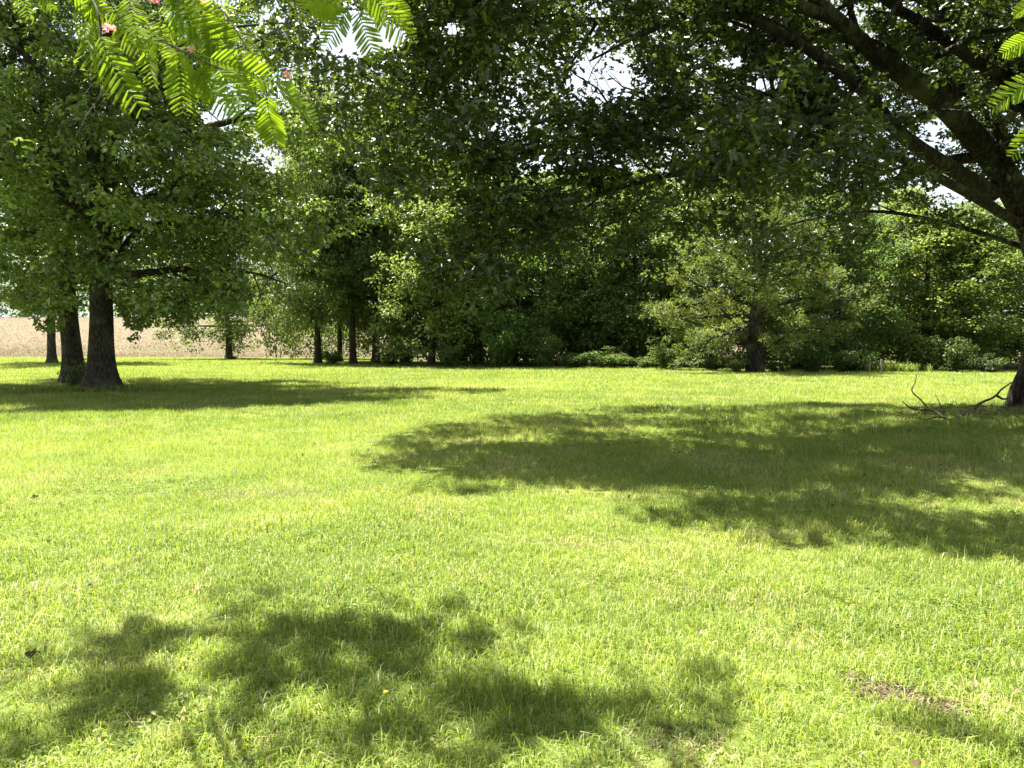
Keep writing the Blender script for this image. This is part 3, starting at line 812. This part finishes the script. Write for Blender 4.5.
for (px, d, m, sc, rz, tint, lab) in WT:
    place("woodland_tree", m, at_depth(px, d + 1.2), lab, "tree", "trees along the edge of the wood", tint, rz, sc)

# ---- shrubs
def gen_shrub(name, seed, r, h, leaf, n, tmpl=T_SIMPLE):
    g = np.random.default_rng(seed); T = Tubes(); CC = []; CR = []
    for k in range(14):
        a = g.random() * 2 * pi; rr = r * g.uniform(.3, 1); hh = h * g.uniform(.55, 1.05) * (1 - .35 * (rr / r) ** 2)
        q = rough_path([[0, 0, -.05], [rr * .35 * cos(a), rr * .35 * sin(a), hh * .55], [rr * cos(a), rr * sin(a), hh]], 4)
        T.add(q, [.022, .014, .004], 4)
        for t in (.35, .55, .75, 1):
            CC.append(q[int(t * (len(q) - 1))] + g.normal(0, .12 * r, 3)); CR.append(r * g.uniform(.2, .36))
    pos, nrm, dv, sz, rnd = leaves_from_clumps(np.array(CC), np.array(CR), n / len(CC), leaf, g, keep=lambda p: p[:, 2] > .02)
    return T.mesh(name + "_stem", M_BARK2), [], scatter(tmpl, pos, nrm, dv, sz, rnd, name + "_leaves", M_WOOD)
S1 = gen_shrub("shrub_a", 201, 1.3, 1.7, .13, 3800)
S2 = gen_shrub("shrub_b", 203, 1.0, 1.2, .11, 3000, T_ROUND)
SH = [
 (604, 47.0, S1, 1.0, (1.2, 1.35, 1.15), "pale grey green shrub standing out of the dark wood edge"),
 (545, 47.6, S1, .95, (.8, .95, .8), "dark shrub in the wood edge, left of the pale shrub"),
 (575, 47.2, S2, .9, (.85, 1.0, .8), "small round shrub just left of the pale shrub"),
 (500, 48.0, S1, 1.1, (.75, 1.0, .6), "fresh green shrub below the young leaved tree"),
 (640, 46.2, S2, 1.0, (.75, .85, .7), "low shrub right of the pale shrub"),
 (668, 44.6, S1, .85, (.9, .95, .75), "shrub under the left boughs of the cedar"),
 (712, 42.5, S2, .85, (1.1, 1.1, .9), "low grey green shrub left of the cedar trunk"),
 (735, 41.2, S1, .55, (.95, .95, .8), "pale bush leaning against the left of the cedar trunk"),
 (776, 41.2, S2, .55, (.95, .95, .85), "small pale bush right of the cedar trunk"),
 (812, 41.0, S1, .9, (.65, .8, .65), "dark shrub between the cedar and the pale posts"),
 (850, 41.2, S2, 1.1, (.7, .85, .65), "dark shrub just left of the pale posts"),
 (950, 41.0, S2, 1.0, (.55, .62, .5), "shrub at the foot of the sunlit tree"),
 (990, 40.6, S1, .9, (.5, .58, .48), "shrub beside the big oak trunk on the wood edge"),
 (450, 48.2, S2, 1.0, (.85, .95, .8), "low shrub at the foot of the leafy corner tree"),
 (390, 52.5, S1, .8, (.8, .95, .75), "bush between the thick trunk and the leafy corner tree"),
 (333, 54.0, S2, .8, (.7, .85, .65), "small dark bush at the foot of the trunk cluster"),
 (233, 72.5, S2, .5, (.6, .75, .55), "little dark bush at the foot of the lone field tree"),
]
for i, (px, d, m, sc, tint, lab) in enumerate(SH):
    place("shrub", m, at_depth(px, d - .9), lab, "shrub", "shrubs along the edge of the wood" if i < 14 else None, tint, i * 1.7, (sc, sc, sc * [.7, 1.35, .9, 1.6, .6, 1.2, .8, 1.0][i % 8]), "foliage")

# ---- the cedar
def gen_cedar(seed):
    g = np.random.default_rng(seed); T = Tubes()
    H = 9.5
    path = rough_path([[0, 0, -.2], [.05, 0, 1.0], [.0, .05, 2.4], [.25, 0, 4.6], [.2, 0, 7], [.3, 0, 9.2]], 5)
    T.add(path, [.52, .40, .34, .26, .14, .03], 14, .10)
    T.add(rough_path([[0, 0, .7], [-.5, -.1, 1.6], [-1.1, -.2, 2.4], [-1.9, -.3, 3.2]], 5), [.2, .16, .1, .03], 8)
    P0 = []; D0 = []; SZ = []; RD = []
    limbs = []
    for k in range(46):
        t = k / 46
        z0 = .9 + 8.0 * t
        i = min(np.searchsorted(path[:, 2], z0), len(path) - 2)
        az = k * 2.399 + g.normal(0, .3)
        ln = np.interp(t, [0, .25, .5, .75, 1], [5.7, 5.7, 4.6, 3.0, 1.0]) * g.uniform(.75, 1.15)
        el = radians(np.interp(t, [0, .3, 1], [4, 16, 50])) + g.normal(0, .08)
        d = np.array([cos(az) * cos(el), sin(az) * cos(el), sin(el)])
        q = [path[i]]
        for s in range(5):
            d = unit(d + g.normal(0, .12, 3) + np.array([0, 0, .02 if s < 3 else -.02]))
            q.append(q[-1] + d * ln / 5)
        q = rough_path(q, 3); r0 = .03 + .016 * ln
        T.add(q, [r0, r0 * .6, .008], 5)
        for (sp, sr) in side_branches(q, [r0, .01], g, int(7 + ln * 2.6), (.5, 1.3), .25, droop=.0, flatness=.2):
            T.add(sp, [.012, .004], 3)
            tone = g.normal(0, .2)
            for u in range(1, 5):
                for r in range(19):
                    P0.append(sp[u] + g.normal(0, .14, 3) * [1, 1, .6])
                    D0.append(unit(sp[u] - sp[u - 1]) + g.normal(0, .55, 3) + [0, 0, .15]); SZ.append(g.uniform(.10, .26)); RD.append(np.clip(.45 + tone + g.normal(0, .15), 0, 1))
    P0 = np.array(P0); D0 = np.array(D0); n = len(P0)
    crown = scatter(tmpl_simple(.12, .03, .05), P0, g.normal(0, .6, (n, 3)) + [0, 0, .8], D0, np.array(SZ), np.array(RD), "cedar_crown", M_CEDAR)
    return T.mesh("cedar_trunk", M_BARK_DARK), [], crown
place("cedar_tree", gen_cedar(301), at_depth(755, 40.4), "feathery yellow green cedar with low spreading boughs before the wood", "tree", tint=(.74, .86, .78))

# ---- distant woods beyond the field (one mass)
def far_woods(name, seed, pts, hts, size, n_per, tint, label):
    g = np.random.default_rng(seed); C = []; R = []
    for (x, y), h in zip(pts, hts):
        z = float(gz(x, y)); k = 26
        a = g.random(k) * 2 * pi; zz = g.random(k); rr = h * .36 * np.sqrt(np.clip(1 - (zz - .4) ** 2 * 1.6, .05, 1))
        for i in range(k):
            C.append([x + rr[i] * cos(a[i]), y + rr[i] * sin(a[i]), z + .4 + zz[i] * h]); R.append(h * .16)
    pos, nrm, dv, sz, rnd = leaves_from_clumps(np.array(C), np.array(R), n_per, size, g, up=.8)
    me = scatter(T_ROUND, pos, nrm, dv, sz, rnd, name, M_WOOD)
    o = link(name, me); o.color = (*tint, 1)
    tag(o, label, "wood", kind='stuff'); return o
g = np.random.default_rng(91)
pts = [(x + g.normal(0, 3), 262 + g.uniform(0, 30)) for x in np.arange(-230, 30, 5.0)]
far_woods("distant_woods", 92, pts, g.uniform(13, 22, len(pts)), 1.1, 26, (1.25, 1.5, 2.2), "far line of haze tinted woods across the hay field")  # blue tint puts the haze of distance into the leaf colour
pts = [(x + g.normal(0, 1.5), 74 + g.uniform(0, 16)) for x in np.arange(-8, 75, 3.0)]
far_woods("inner_woods", 93, pts, g.uniform(10, 14, len(pts)), .6, 22, (.8, .9, .8), "dense inner wood behind the edge trees")

# ---- two small pale posts and the pale tuft by them
for (px, py, h, w, lab) in ((869, 372.2, .42, .07, "short pale post left of its taller twin at the wood edge"),
                            (881, 372.2, .66, .08, "taller of the two thin pale posts at the wood edge")):
    b = base_at(px, py)
    T = Tubes(); T.add(rough_path([[0, 0, -.1], [0, 0, h * .5], [.01, 0, h - .02], [.01, 0, h]], 3), [w * .5, w * .5, w * .48, w * .30], 8)
    o = link("marker_post", T.mesh("marker_post", M_POST), None, (b[0], b[1], float(gz(*b))))
    tag(o, lab, "post", "pale posts at the wood edge")
b = base_at(897, 372.0)
g = np.random.default_rng(95); cs = np.stack([b[0] + g.normal(0, .8, 40), b[1] + g.uniform(0, .8, 40)], -1)
o = link("tall_grass", tufts("tall_grass", cs, 26, .55, .02, 96, .08)); tag(o, "pale tall grass growing right of the posts", "grass", kind='stuff')

# ---- weeds round the trunks on the left
g = np.random.default_rng(97)
cs = np.stack([A[0] - .3 + g.normal(0, .95, 170), A[1] - .5 + g.normal(0, .4, 170)], -1)
o = link("weeds", tufts("weeds_oak", cs, 20, .22, .02, 98, .12)); tag(o, "low weeds round the feet of the oak pair", "weeds", kind='stuff')
place("shrub", gen_shrub("sapling", 211, .55, 1.0, .10, 500), (A[0] - 1.25, A[1] + .8), "thin leafy sapling left of the oak pair", "shrub", crown_name="foliage")
# leaf litter under the oaks
o = link("leaf_litter", litter("leaf_litter", [(A[0] - .4, A[1] - .4, 2.2, 1.3, 1.0), (RO[0] - 1.2, RO[1] - 1.2, 3.2, 1.8, 1.6)], 1300, .11, M_LITTER, 99))
tag(o, "brown leaf litter at the feet of the oaks", "leaf litter", kind='stuff')

# ---- fallen branch leaning on the big oak
T = Tubes()
def fb(pts, r): T.add(rough_path([P(*p) for p in pts], 5), r, 7, .12)
fb([(936, 426, 15.3), (955, 418, 16.0), (972, 413, 16.8), (979, 404, 17.1), (994, 397, 17.4), (1002, 389, 17.6), (1014, 381, 17.9)], [.022, .042, .038, .028, .025, .02, .012])
fb([(945, 418, 16.1), (933, 411, 16.3), (922, 410, 16.5), (911, 408, 16.5), (902, 401, 16.5)], [.03, .024, .02, .016, .007])
fb([(928, 408, 16.4), (921, 400, 16.4), (912, 391, 16.4), (915, 383, 16.4), (917, 374, 16.4)], [.018, .016, .013, .009, .005])
fb([(944, 412, 16.2), (939, 402, 16.2), (935, 394, 16.2)], [.012, .009, .004])
fb([(997, 396, 17.4), (1003, 399, 17.5), (1009, 398, 17.6)], [.03, .024, .012])
fb([(960, 417, 16.2), (950, 424, 15.6), (940, 432, 15.0)], [.03, .02, .008])
fb([(952, 420, 15.9), (938, 417, 15.6), (925, 420, 15.3), (915, 417, 15.2)], [.02, .014, .01, .005])
o = link("fallen_branch", T.mesh("fallen_branch", M_DEAD)); tag(o, "dead forked branch lying on the grass against the big oak trunk", "branch")

g = np.random.default_rng(181); T = Tubes()
for k in range(70):
    x = RO[0] - 1.6 + g.normal(0, 1.6); y = RO[1] - 1.3 + g.normal(0, 1.1); a = g.random() * 6.3; l_ = g.uniform(.15, .55); z = float(gz(x, y)) + .05
    T.add(rough_path([[x, y, z], [x + .5 * l_ * cos(a), y + .5 * l_ * sin(a), z + g.uniform(.0, .08)], [x + l_ * cos(a + .3), y + l_ * sin(a + .3), z - .02]], 3), [.009, .007, .003], 4)
o = link("twigs", T.mesh("twigs", M_DEAD)); tag(o, "small dead twigs strewn at the foot of the big oak", "twigs", kind='stuff')

# ---- little yellow flower in the near grass
fp = base_at(386, 722)
e = empty("dandelion", (fp[0], fp[1], float(gz(*fp))), "tiny yellow flower in the shaded near grass", "flower")
T = Tubes(); T.add(rough_path([[0, 0, -.01], [.004, 0, .05], [.0, 0, .10]], 4), [.0018, .0015, .0015], 5); link("stem", T.mesh("stem", M_MIMOSA), e)
a = np.arange(46) * 2.399; el = np.linspace(.05, 1.3, 46)
dv = np.stack([np.cos(a) * np.cos(el), np.sin(a) * np.cos(el), np.sin(el) * .8], -1)
link("petals", scatter(T_NARROW, np.tile([0, 0, .10], (46, 1)), np.tile([0, 0, 1.], (46, 1)) + .2 * dv, dv, np.full(46, .012), RNG.random(46), "petals", M_YELLOW), e)

# ---- silk tree (mimosa) standing over the camera
def frond_parts(hi):
    """one bipinnate leaf along +X, drooping; returns leaflet pos, dir, nrm, size and rachis path. unit ~ .27 m"""
    L = .27; np_ = 14
    xs_ = np.linspace(.05, L, np_)
    pos = []; dr = []; nm = []; sz = []; stems = []
    rach = lambda x: np.array([x, 0, -.55 * x * x / L * .9])
    stems.append(np.array([rach(x) for x in np.linspace(0, L, 6)]))
    for i, x in enumerate(xs_):
        pl = .092 * sin(pi * (.18 + .74 * i / (np_ - 1))) ** .6
        for s in (-1, 1):
            b = rach(x); d = unit(np.array([.62, s * .85, -.22]))
            side = unit(np.cross(d, [0, 0, 1.0]))
            pos.append(b); dr.append(d); nm.append([0, 0, 1]); sz.append(pl)
    return np.array(pos), np.array(dr), np.array(nm, float), np.array(sz), stems

def rot_z(a): return np.array([[cos(a), -sin(a), 0], [sin(a), cos(a), 0], [0, 0, 1]])
def frame(d, roll):
    d = unit(d); s = unit(np.cross([0, 0, 1.0], d) + 1e-6); u = np.cross(d, s)
    s2 = s * cos(roll) + u * sin(roll); u2 = np.cross(d, s2)
    return np.stack([d, s2, u2], 0)       # rows: local axes

HI, LO = frond_parts(True), frond_parts(False)
acc = {True: [[], [], [], [], []], False: [[], [], [], [], []]}
g = np.random.default_rng(401)
MT = Tubes(); branches = []; STALKS = []
def add_frond(p, d, hi, scale=1.0, tubes=None):
    F = HI if hi else LO
    R3 = frame(d, g.normal(0, .35))
    if hi:                                  # broad side turned to the open lawn
        d_ = unit(d); v = unit(np.array([g.normal(0, .45), -1.0, .35 + g.normal(0, .3)])); s_ = unit(np.cross(v, d_)); R3 = np.stack([d_, s_, np.cross(d_, s_)], 0)
    a = acc[hi]
    a[0].append(F[0] @ R3 * scale + p); a[1].append(F[1] @ R3); a[2].append(F[2] @ R3 + g.normal(0, .12 if hi else .2, F[2].shape)); a[3].append(F[3] * scale)
    a[4].append(np.clip(g.normal(.5, .18) + g.normal(0, .1, len(F[0])), 0, 1))
    if hi and tubes is not None:
        tubes = Tubes(); STALKS.append(tubes)
        for k, s in enumerate(F[4]):
            tubes.add(s @ R3 * scale + p, [.0018, .0008] if k == 0 else [.0006, .0004], 4 if k == 0 else 3)

TR = np.array([-2.6, -2.2, 0])          # trunk behind and left of the camera
fork = TR + [.1, .2, 2.6]
MT.add(rough_path([TR + [0, 0, -.2], TR + [0, 0, .1], TR + [.05, .05, 1.2], fork], 5), [.26, .2, .17, .15], 14, .08)
def branch(pts, r, sides=7):
    b = Tubes(); q = rough_path(pts, 6); b.add(q, r, sides); branches.append(b); return b, q
# high limbs reaching forward over the frame
hl = [[fork, [-2.6, 1.2, 4.6], [-2.7, 4.0, 6.0], [-2.5, 6.0, 6.6]],
      [fork, [-3.4, .5, 4.6], [-3.6, 3.4, 6.0], [-3.2, 6.4, 6.7]],
      [fork, [-1.0, 0, 4.4], [.8, 2.8, 6.0], [2.2, 6.6, 6.8]],
      [fork, [-.2, -1.4, 4.4], [2.6, .6, 6.0], [5.0, 5.6, 6.8]]]
for L_ in hl:
    branch([np.asarray(p, float) for p in L_], [.11, .07, .022, .005], 8)
# shade wanted on the lawn (centre px, py and half-widths) -> crown patches high above
SHD = [(110, 690, 75, 42), (90, 705, 80, 26), (150, 650, 60, 22), (120, 750, 120, 18), (215, 655, 95, 36), (240, 600, 40, 10), (440, 655, 80, 26), (300, 690, 60, 30), (520, 720, 60, 24), (330, 690, 120, 55), (430, 640, 80, 34), (470, 740, 110, 36), (230, 745, 230, 34), (60, 745, 90, 30),
       (620, 745, 70, 24), (690, 712, 70, 26), (1000, 752, 60, 18), (330, 645, 60, 25)]
HOLES = [(95, 672, 42, 14), (22, 700, 40, 22), (335, 664, 46, 12), (300, 722, 62, 12), (130, 728, 60, 9), (450, 700, 30, 16), (520, 655, 30, 20), (268, 755, 60, 12), (200, 690, 26, 7), (400, 745, 34, 9), (60, 628, 40, 14), (590, 715, 40, 14)]
for (px, py, rx, ry) in SHD:
    n = int(rx * ry * .027 * (1 if py < 720 else .75) * (.45 if px > 560 else 1)) + 2
    for k in range(n):
        a = g.random() * 2 * pi; q = math.sqrt(g.random())
        sx, sy = px + rx * q * cos(a), py + ry * q * sin(a)
        if any(((sx - hx) / hrx) ** 2 + ((sy - hy) / hry) ** 2 < 1 for hx, hy, hrx, hry in HOLES): continue
        b = base_at(sx, sy); h = g.uniform(6.0, 7.0)
        if NB(np.array([b[0] + 9]), np.array([b[1]]), .30, 3)[0] < .49: continue
        p = np.array([b[0] + sin(SUN_AZ) * KSH * h, b[1] + cos(SUN_AZ) * KSH * h, h])
        lx, ly, _ = project(np.array([b[0] + sin(SUN_AZ) * KSH * 3.0, b[1] + cos(SUN_AZ) * KSH * 3.0, 3.0]))
        if 80 < lx < 235 and 5 < ly < 95 and g.random() < .7: continue      # leaves the low fronds in the sun
        add_frond(p, np.array([g.normal(), g.normal(), .1]), False, 1.0)
# crown over and behind the camera
for k in range(900):
    a = g.random() * 2 * pi; q = math.sqrt(g.random())
    p = np.array([-1.5 + 5.0 * q * cos(a), -.6 + 3.6 * q * sin(a), 0]); p[2] = 6.2 - .06 * ((p[0] + 1.5) ** 2 + p[1] ** 2) * .8 + g.normal(0, .35)
    s = p[1] - KSH * p[2]
    if s > 1.4: continue
    add_frond(p, np.array([g.normal(), g.normal(), .1]), False, 1.25)
# low twigs that hang into the top of the view
TW = [  # pixel path, frond pixel spots are taken along it
 ([(60, -60, 4.3), (120, -10, 4.2), (148, 30, 4.1), (185, 52, 4.0), (215, 66, 3.95), (243, 76, 3.9)], [.012, .009, .006, .004], 15),
 ([(40, -80, 4.4), (75, -20, 4.3), (95, 5, 4.2), (100, 30, 4.15), (98, 48, 4.1)], [.010, .007, .004], 9),
 ([(150, -80, 4.3), (165, -25, 4.2), (178, 5, 4.1), (190, 25, 4.05)], [.010, .007, .004], 8),
 ([(190, -60, 4.6), (230, 20, 4.5), (262, 70, 4.4), (276, 92, 4.4)], [.006, .004, .003], 3),
 ([(330, -90, 4.4), (345, -40, 4.3), (352, -5, 4.2), (358, 8, 4.1)], [.010, .007, .004], 9),
 ([(1110, -40, 4.0), (1070, 0, 3.9), (1040, 20, 3.8), (1028, 40, 3.8)], [.010, .007, .004], 5),
 ([(1120, 40, 4.0), (1075, 55, 3.9), (1045, 72, 3.8), (1036, 90, 3.8)], [.010, .007, .004], 4),
 ([(20, -70, 4.2), (30, -40, 4.1), (38, -18, 4.0)], [.010, .007, .004], 3),
]
fine_t = Tubes()
tw_end = []
for (pts, r, nf) in TW:
    w = [P(*p) for p in pts]
    root = np.array([w[0][0] * .8, w[0][1] - 1.2, w[0][2] + 1.6])
    branch([root] + w, [.02] + r, 6)
FR = [(30,-18,44,8,4.1),(20,-25,18,4,4.2),(97,25,110,90,4.1),(90,12,76,62,4.15),(92,0,84,36,4.2),(110,0,122,40,4.2),(140,5,126,40,4.1),(128,-10,132,30,4.0),
      (150,-12,212,18,4.1),(160,5,218,42,4.05),(172,20,160,62,4.1),(178,42,182,96,4.0),(150,28,140,72,4.1),(200,55,252,78,3.95),(214,62,240,102,3.9),(205,60,196,98,3.95),
      (228,70,254,92,3.9),(185,45,222,72,4.05),(170,-14,176,26,4.1),(192,10,228,46,4.05),(195,60,212,104,4.0),(60,-25,92,14,4.3),
      (345,-8,312,24,4.2),(350,-4,388,14,4.2),(376,-12,408,20,4.2),(356,5,368,46,4.1),(350,2,336,34,4.15),(330,-20,306,6,4.2),(365,-15,392,30,4.2),
      (266,86,268,142,4.4),(272,88,318,112,4.4),(262,76,242,92,4.4),(270,80,300,96,4.45),(255,62,238,82,4.4),
      (1046,-6,1017,12,3.9),(1048,26,1012,54,3.9),(1050,72,1006,97,3.9),(1046,116,1026,146,3.9)]
gx = np.random.default_rng(77)
for k in range(7):
    x0 = gx.uniform(82, 215); y0 = gx.uniform(-20, 20) + (x0 - 82) * .30; a = gx.uniform(.2, 2.2); l_ = gx.uniform(38, 60)
    FR.append((x0, y0, x0 + l_ * cos(a), y0 + l_ * sin(a), gx.uniform(4.0, 4.4)))
for (x0, y0, x1, y1, d) in FR:
    p = P(x0, y0, d); q = P(x1, y1, d + g.uniform(-.12, .12)); L_ = np.linalg.norm(q - p)
    add_frond(p, (q - p) + np.array([0, 0, .12 * L_]), True, L_ / .26, fine_t)
sm = empty("silk_tree", tuple(TR), "silk tree overhead whose feathery bright fronds hang into the top of the view", "tree")
def child(name, me):
    o = link(name, me, sm); o.location = (-TR[0], -TR[1], -TR[2]); return o
child("trunk", MT.mesh("silk_trunk", M_BARK2))
for b in branches: child("branch", b.mesh("silk_branch", M_BARK2))
for hi in (True, False):
    a = [np.concatenate(x) for x in acc[hi]]
    if hi:      # feathered leaflet blade with a toothed edge of small leaflets on either side of the midrib
        nt = 14; ed = []
        for k in range(nt):
            w_ = .125 * (sin(pi * (.12 + .80 * k / nt)) ** .6)
            ed += [[(k + .15) / nt, w_ * .55, .01], [(k + .95) / nt, w_, .022]]
        V_ = np.array([[0, 0, 0]] + ed + [[1, 0, -.05]] + [[x_, -y_, z_] for x_, y_, z_ in ed]); m_ = len(ed)
        t = (V_, [np.array([[0, m_ + 1] + list(range(m_, 0, -1))]), np.array([[0] + list(range(m_ + 2, 2 * m_ + 2)) + [m_ + 1]])])
    else:
        t = (np.array([[0, 0, 0], [.5, .11, .02], [1, 0, -.06], [.5, -.11, .02]]), [np.array([[0, 2, 1], [0, 3, 2]])])
    if not hi:
        child("crown", scatter(t, a[0], a[2], a[1], a[3], a[4], "silk_crown", M_MIMOSA)); continue
    for k, st in enumerate(STALKS):
        q = [acc[True][c][k] for c in range(5)]
        f_ = child("frond", scatter(t, q[0], q[2], q[1], q[3], q[4], "silk_frond", M_MIMOSA))
        link("stalk", st.mesh("silk_stalk", M_MIMOSA), f_)
# blossoms
for (px, py, d, s) in ((287, 76, 4.3, 1.0), (109, 29, 4.1, 1.1), (192, 50, 4.0, .8), (154, 1, 4.1, 1.0), (204, 0, 4.0, .8)):
    c = P(px, py, d); n = 110
    dv = g.normal(0, 1, (n, 3)); dv[:, 2] = np.abs(dv[:, 2]) * .8 + .1; dv /= np.linalg.norm(dv, axis=1)[:, None]
    me = scatter((np.array([[0, -.02, 0], [0, .02, 0], [1, .035, 0], [1, -.035, 0]]), [np.array([[0, 1, 2, 3]])]), np.tile(c, (n, 1)), g.normal(0, 1, (n, 3)), dv, .030 * s * g.uniform(.7, 1.1, n), g.random(n), "blossom", M_BLOSSOM)
    child("blossom", me)
